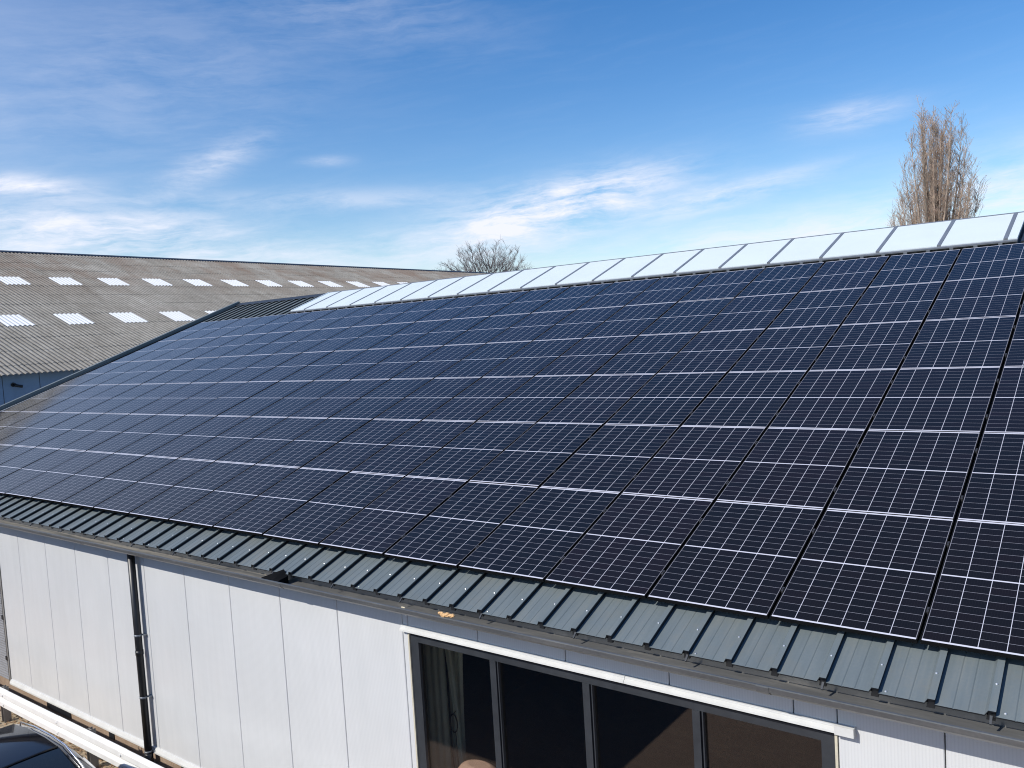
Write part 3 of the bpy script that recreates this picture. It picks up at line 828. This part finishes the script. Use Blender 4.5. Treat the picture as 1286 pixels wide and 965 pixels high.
for sgn in (1, -1):
    mb = MB(); pts = []
    for i in range(0, 8):
        r = ring(*cab[i]); p = Vector(r[4]); p.y *= sgn; pts.append(p + Vector((0, .012 * sgn, .018)))
    mb.tube(pts, .0115, 8); mb.build('roof_trim', M['chrome'], CAR)
    mb = MB(); mb.loft([[(-1.17 + a * .16, sgn * (.88 + b_ * .06), .98 + c_ * .1) for a, b_, c_ in ((0, 0, .3), (.4, 1, 0), (1, 1, .3), (1, 1, 1), (.4, 1, 1), (0, 0, .7))], [(-1.15 + a * .16, sgn * (.88 + b_ * .06), .98 + c_ * .1) for a, b_, c_ in ((.6, 0, .3), (1, 1, .1), (1.2, 1, .3), (1.2, 1, .9), (1, 1, 1), (.6, 0, .7))]])
    mb.build('wing_mirror', M['car_paint'], CAR)
    mb = MB(); mb.hexa([(-2.235, sgn * .45, .58), (-2.17, sgn * .68, .58), (-2.0, sgn * .7, .6), (-2.0, sgn * .45, .6), (-2.235, sgn * .45, .66), (-2.17, sgn * .68, .67), (-2.0, sgn * .7, .68), (-2.0, sgn * .45, .68)]); mb.build('headlight', M['lamp'], CAR)
    for hx in (-.35, .5):
        mb = MB(); mb.tube([(hx, sgn * .905, .82), (hx + .05, sgn * .93, .82), (hx + .16, sgn * .93, .82), (hx + .2, sgn * .905, .82)], .012, 6); mb.build('door_handle', M['chrome'], CAR)
    for wx in (-1.38, 1.02):
        mb = MB(); prof_ = [(.2, -.1), (.3, -.11), (.325, -.09), (.33, 0), (.325, .09), (.3, .11), (.2, .1)]
        mb.loft([[(wx + r * math.cos(q * PI / 14), sgn * .82 + d, .33 + r * math.sin(q * PI / 14)) for q in range(28)] for r, d in prof_], 0, True, False, True)
        wh = mb.build('wheel', M['rubber'], CAR)
        mb = MB()
        mb.loft([[(wx + r * math.cos(q * PI / 14), sgn * (.82 + d), .33 + r * math.sin(q * PI / 14)) for q in range(28)] for r, d in ((.21, .02), (.205, .1), (.19, .085), (.185, .03))], 0, True, False, True)
        for q in range(5):
            a = q * 2 * PI / 5; c_, s_ = math.cos(a), math.sin(a)
            mb.hexa([(wx + c_ * r - s_ * w, sgn * (.82 + d), .33 + s_ * r + c_ * w) for d in (.05, .09) for r, w in ((.02, -.03), (.19, -.02), (.19, .02), (.02, .03))])
        mb.build('rim', M['alloy'], wh)

# ------------------------------------------------------------------ trees
def bez(a, b, c, n):
    return [a * (1 - t) ** 2 + b * 2 * t * (1 - t) + c * t * t for t in [i / n for i in range(n + 1)]]
def poplar():
    base = Vector((-8.6, 47.4, GZ)); rt = random.Random(21)
    T = empty('poplar_tree', base)
    tag(T, 'tall narrow bare poplar with upright reddish brown twigs behind the skylight', 'tree')
    trunk = MB(); crown = MB()
    P = lambda px, py: Vector((-8.5 + (px - 1172) * .0411, 47.4, 7.2 + (282 - py) * .0455)) - base
    trunk.tube([Vector((0, 0, -.2)), Vector((.05, 0, 5)), P(1173, 262), P(1172, 220), P(1170, 175)], [.5, .42, .22, .11, .03], 8)
    trunk.tube([P(1174, 290), P(1177, 262), P(1182, 235), P(1183, 205), P(1187, 172)], [.15, .12, .09, .055, .02], 7)
    trunk.tube([P(1170, 290), P(1168, 258), P(1163, 225), P(1164, 195), P(1161, 158)], [.13, .11, .075, .045, .02], 7)
    tops = [(1172, 137), (1178, 141), (1181, 147), (1176, 156), (1187, 158), (1160, 128), (1168, 130), (1155, 142), (1174, 142), (1164, 152), (1185, 149), (1192, 147), (1205, 143), (1213, 152), (1203, 165), (1155, 165), (1218, 176), (1212, 195),
            (1136, 190), (1143, 196), (1149, 208), (1129, 224), (1124, 236), (1140, 220), (1131, 248), (1122, 255),
            (1196, 180), (1188, 168), (1224, 205), (1229, 222), (1216, 232), (1208, 244), (1221, 252), (1180, 182), (1127, 266), (1214, 264), (1150, 245), (1160, 195), (1200, 210)]
    for (tx, ty) in tops:
        tip = P(tx + rt.uniform(-2, 2), ty + 9 + rt.uniform(-2, 3)) + Vector((0, rt.uniform(-1.6, 1.6), 0))
        h0 = max(1.5, tip.z * rt.uniform(.36, .55)); a = Vector((rt.uniform(-.1, .1), rt.uniform(-.1, .1), h0))
        mid = Vector((tip.x * .72, tip.y * .72, h0 + (tip.z - h0) * .36))
        pts = bez(a, mid, tip, 9); L = (tip - a).length
        r0 = .025 + L * .007
        (trunk if r0 > .1 else crown).tube(pts, [r0 * (1 - .93 * i / 9) for i in range(10)], 5, caps=False)
        for q in range(int(19 + L * 8.8)):
            t = rt.uniform(.2, 1.0) ** .75; i = min(8, int(t * 9)); p = pts[i].lerp(pts[i + 1], t * 9 - i)
            d = (pts[i + 1] - pts[i]).normalized()
            az = rt.uniform(0, 2 * PI); sp = rt.uniform(.35, 1.0)
            d2 = (d + Vector((math.cos(az) * sp, math.sin(az) * sp, rt.uniform(.0, .25)))).normalized()
            l = rt.uniform(.3, 1.2) * (1.15 - .5 * t)
            e = p + d2 * l + Vector((0, 0, l * .12)); m_ = p + d2 * l * .5 + Vector((math.cos(az), math.sin(az), 0)) * l * .08
            crown.tube([p, m_, e], [.0115, .0085, .005], 3, caps=False)
            for w in range(rt.randint(2, 5)):
                u = rt.uniform(.25, 1); pp = p.lerp(e, u); az2 = rt.uniform(0, 2 * PI); sp2 = rt.uniform(.4, 1.0)
                d3 = (d2 + Vector((math.cos(az2) * sp2, math.sin(az2) * sp2, .2))).normalized(); l3 = rt.uniform(.12, .4)
                crown.tube([pp, pp + d3 * l3], [.0065, .004], 3, caps=False)
                if rt.random() < .5:      # swelling buds / catkins
                    b0 = pp + d3 * l3
                    crown.tube([b0, b0 + d3 * .05], [.012, .006], 3, 1, caps=False)
    trunk.build('trunk', M['bark_pale'], T)
    crown.build('crown', [M['twig'], M['bud']], T)
M['bark_pale'] = worn('pale_grey_bark', (.17, .145, .12), .3, .85, 0, 3)
M['bud'] = worn('red_brown_buds', (.4, .23, .17), .3, .7, 0, 2)
poplar()
def spreading():
    base = Vector((-52.0, 59.4, GZ)); rt = random.Random(9)
    T = empty('broadleaf_tree', base)
    tag(T, 'bare rounded tree spreading its grey branches beyond the two roofs', 'tree')
    trunk = MB(); crown = MB()
    R_ = Vector((.778, .629, 0)); B_ = Vector((-.629, .778, 0))
    P = lambda px, py, dp=0: R_ * ((px - 606) * .08) + B_ * dp + Vector((0, 0, 8.83 + (340 - py) * .0797 - GZ))
    trunk.tube([Vector((0, 0, -.2)), Vector((0, 0, 2)), Vector((-.1, 0, 5.0)), P(604, 378)], [.5, .44, .4, .3], 8)
    forks = [P(600, 362), P(621, 364), P(610, 360)]
    for f in forks: trunk.tube([P(604, 382), f], [.26, .2], 7)
    dome = [(546, 338), (552, 331), (560, 325), (568, 320), (577, 315), (586, 311), (595, 308), (603, 306), (611, 305), (619, 307), (628, 306), (636, 308), (644, 312), (651, 318), (657, 325), (662, 333), (666, 341),
            (572, 330), (583, 324), (592, 319), (602, 316), (613, 315), (622, 318), (632, 319), (642, 325), (650, 333), (563, 336)]
    for (tx, ty) in dome:
        for rep_ in range(1 if rt.random() < .25 else 2):
            f = forks[0] if tx < 600 else forks[1]
            if rep_: f = forks[2] if abs(tx - 606) < 30 else f
            tip = P(tx + rt.uniform(-3, 3), ty + 3 + rt.uniform(-1, 4), rt.uniform(-3.2, 3.2))
            a = f + Vector((0, 0, rt.uniform(-.5, .6)))
            mid = a.lerp(tip, .45) + Vector((0, 0, (tip.z - a.z) * -.02)) + R_ * (tip - a).dot(R_) * .12
            pts = bez(a, mid, tip, 8)
            pts = [p + Vector((rt.uniform(-.08, .08), rt.uniform(-.08, .08), rt.uniform(-.06, .06))) if 0 < i < 8 else p for i, p in enumerate(pts)]
            r0 = rt.uniform(.045, .085)
            crown.tube(pts, [r0 * (1 - .9 * i / 8) for i in range(9)], 5, caps=False)
            for q in range(17):
                t = rt.uniform(.3, 1.0); i = min(7, int(t * 8)); p = pts[i].lerp(pts[i + 1], t * 8 - i)
                d = (pts[i + 1] - pts[i]).normalized(); az = rt.uniform(0, 2 * PI); sp = rt.uniform(.4, .95)
                d2 = (d + Vector((math.cos(az) * sp, math.sin(az) * sp, rt.uniform(-.15, .3)))).normalized()
                l = rt.uniform(.4, 1.5) * (1.2 - .7 * t); e = p + d2 * l
                crown.tube([p, p + d2 * l * .5 + Vector((0, 0, .04 * l)), e], [.016, .011, .006], 3, caps=False)
                for w in range(4):
                    u = rt.uniform(.3, 1); pp = p.lerp(e, u); az2 = rt.uniform(0, 2 * PI)
                    d3 = (d2 + Vector((math.cos(az2) * .7, math.sin(az2) * .7, rt.uniform(0, .3)))).normalized()
                    crown.tube([pp, pp + d3 * rt.uniform(.2, .6)], [.009, .005], 3, caps=False)
    trunk.build('trunk', M['bark'], T); crown.build('crown', M['twig_grey'], T)
spreading()

# ------------------------------------------------------------------ brick building behind the photographer (unseen, placed to shade the yard)
BB = empty('unseen_brick_building', (-18, -14, GZ))
tag(BB, 'plain brick building behind the yard, unseen itself, its shadow mirrored in the window panes', 'building')
mb = MB(); mb.box(-14, 11.25, -6, 6.0, 0, 4.25)
mb.build('wall', M['brick'], BB)
mb = MB(); mb.box(-14.1, 11.35, -6.1, 6.1, 4.25, 4.4)
mb.build('roof', M['dark_metal'], BB)
for k in range(6):
    x = -11.5 + k * 4
    mb = MB(); mb.box(x, x + 1.6, 6.001, 6.05, 1.0, 2.5); w = mb.build('window', M['white_trim'], BB)
    mb = MB(); mb.box(x + .08, x + 1.52, 6.051, 6.06, 1.08, 2.42); mb.build('pane', M['roof_glass'], w)

# ------------------------------------------------------------------ light, sky, camera
SUNV = Vector((-.40, -1.0, .88)).normalized()          # towards the sun
sd = bpy.data.lights.new('sun', 'SUN'); sd.energy = 4.8; sd.angle = math.radians(.5); sd.color = (1, .955, .88)
so = bpy.data.objects.new('sun', sd); COL.objects.link(so); so.rotation_euler = SUNV.to_track_quat('Z', 'Y').to_euler(); so.location = (-10, -30, 30)

W = bpy.data.worlds.new('World'); SC.world = W; W.use_nodes = True
t = NT(W.node_tree); bg = W.node_tree.nodes['Background']
sky = t.new('ShaderNodeTexSky'); sky.sky_type = 'NISHITA'; sky.sun_disc = False
sky.sun_elevation = math.asin(SUNV.z); sky.sun_rotation = math.atan2(SUNV.x, SUNV.y) % (2 * PI)
sky.air_density = 1.0; sky.dust_density = .35; sky.ozone_density = 2.0; sky.altitude = 20
hs = t.new('ShaderNodeHueSaturation'); hs.inputs['Hue'].default_value = .507; hs.inputs['Saturation'].default_value = 1.38; hs.inputs['Value'].default_value = 1.0
t.l.new(sky.outputs[0], hs.inputs['Color'])
d = t.new('ShaderNodeTexCoord').outputs['Generated']
vx, vy, vz = t.sep(d)[:3]
az = t.m('MULTIPLY', t.m('ARCTAN2', t.m('MULTIPLY', vx, -1.0), vy), 180 / PI)
el = t.m('MULTIPLY', t.m('ARCSINE', vz), 180 / PI)
# wispy cloud noise laid out on the sky itself (degrees of azimuth and elevation)
warp = t.noise(t.comb(t.m('MULTIPLY', az, .12), t.m('MULTIPLY', el, .3), 0.0), 1.0, 4, .6)
u = t.m('ADD', t.m('MULTIPLY', az, .17), t.m('MULTIPLY', warp, .5))
v = t.m('ADD', t.m('MULTIPLY', el, .62), t.m('MULTIPLY', warp, .9))
n1 = t.noise(t.comb(u, v, 1.7), 1.0, 10, .66, .1)
n2 = t.noise(t.comb(t.m('MULTIPLY', u, .45), t.m('ADD', t.m('MULTIPLY', v, 1.3), t.m('MULTIPLY', u, .5)), 6.2), 1.6, 10, .66, .15)
blobs = [(36.3, 7.4, 6.0, 1.6, .10, 1.3), (30.6, 9.0, 5.0, 1.2, .12, 1.1), (22.6, 8.0, 5.5, .8, .14, .7), (17.0, 4.8, 14, 1.7, .05, .7), (14.9, 11.9, 3.0, .8, .05, .55),
         (64, 7.6, 9, 1.5, -.03, 1.0), (67, 10.2, 3.5, .6, -.05, .8), (48.8, 11.8, 1.5, .3, .0, .38), (56, 11.6, 3.5, 1.0, .45, .5), (60, 16.5, 14, 4.5, .2, .15), (48, 9.3, 8, .7, 0, .35),
         (5, 6.4, 6, 2.4, .1, .65), (55, 5.6, 14, 1.2, 0, .55), (46, 21, 10, 2, -.2, .14), (110, 10, 22, 6, 0, .4)]
tot = None
for (a0, e0, ra, re, tl, w) in blobs:
    da = t.m('SUBTRACT', az, a0); de = t.m('SUBTRACT', t.m('SUBTRACT', el, e0), t.m('MULTIPLY', da, -tl))
    q = t.m('ADD', t.m('POWER', t.m('ABSOLUTE', t.m('DIVIDE', da, ra)), 2.0), t.m('POWER', t.m('ABSOLUTE', t.m('DIVIDE', de, re)), 2.0))
    gsn = t.m('MULTIPLY', t.m('EXPONENT', t.m('MULTIPLY', q, -1.0)), w)
    tot = gsn if tot is None else t.m('ADD', tot, gsn)
low = t.m('MULTIPLY', t.m('EXPONENT', t.m('MULTIPLY', t.m('ABSOLUTE', el), -.28)), .30)
dens = t.m('ADD', t.m('MULTIPLY', n1, .75), t.m('MULTIPLY', n2, .45))
cl = t.m('MULTIPLY', t.m('ADD', tot, low), t.ramp(dens, [(.45, 0), (.72, 1)]), None, True)
cl = t.m('ADD', cl, t.m('MULTIPLY', t.m('EXPONENT', t.m('MULTIPLY', t.m('ABSOLUTE', el), -.2)), .30), None, True)
hz_ = t.m('ADD', t.m('POWER', t.m('ABSOLUTE', t.m('DIVIDE', t.m('SUBTRACT', az, 96), 25)), 2.0), t.m('POWER', t.m('ABSOLUTE', t.m('DIVIDE', t.m('SUBTRACT', el, 22), 15)), 2.0))  # smooth haze out of view, added to lighten the panels' reflections
cl = t.m('ADD', cl, t.m('MULTIPLY', t.m('EXPONENT', t.m('MULTIPLY', hz_, -1.0)), .62), None, True)
cl = t.m('ADD', cl, t.m('MULTIPLY', t.ramp(n2, [(.5, 0), (.85, 1)]), .03), None, True)
col = t.mix(cl, hs.outputs[0], (6.2, 6.4, 7.2))
t.l.new(col, bg.inputs['Color']); bg.inputs['Strength'].default_value = .148

cam = bpy.data.cameras.new('camera'); cam.sensor_width = 36; cam.sensor_fit = 'HORIZONTAL'; cam.lens = 36 * .8171773
cam.clip_start = .1; cam.clip_end = 2000
co = bpy.data.objects.new('camera', cam); COL.objects.link(co)
Rw = Matrix(((.79526404, .6032155, -.06071377), (-.01050749, -.08641532, -.99620379), (-.60617217, .792883, -.06238471)))   # world -> (right, down, forward)
right, down, fwd = Vector(Rw[0]), Vector(Rw[1]), Vector(Rw[2])
mw = Matrix((right, -down, -fwd)).transposed().to_4x4(); mw.translation = Vector((1.41125, -6.70605, 2.51015))
co.matrix_world = mw
SC.camera = co
SC.view_settings.view_transform = 'Standard'; SC.view_settings.look = 'None'; SC.view_settings.exposure = 0; SC.view_settings.gamma = 1
SC.view_settings.use_curve_mapping = False
SC.render.engine = 'CYCLES'
SC.cycles.filter_width = 1.1; SC.cycles.denoising_prefilter = 'NONE'; SC.cycles.denoising_input_passes = 'RGB_ALBEDO_NORMAL'; SC.cycles.max_bounces = 8; SC.cycles.transparent_max_bounces = 12
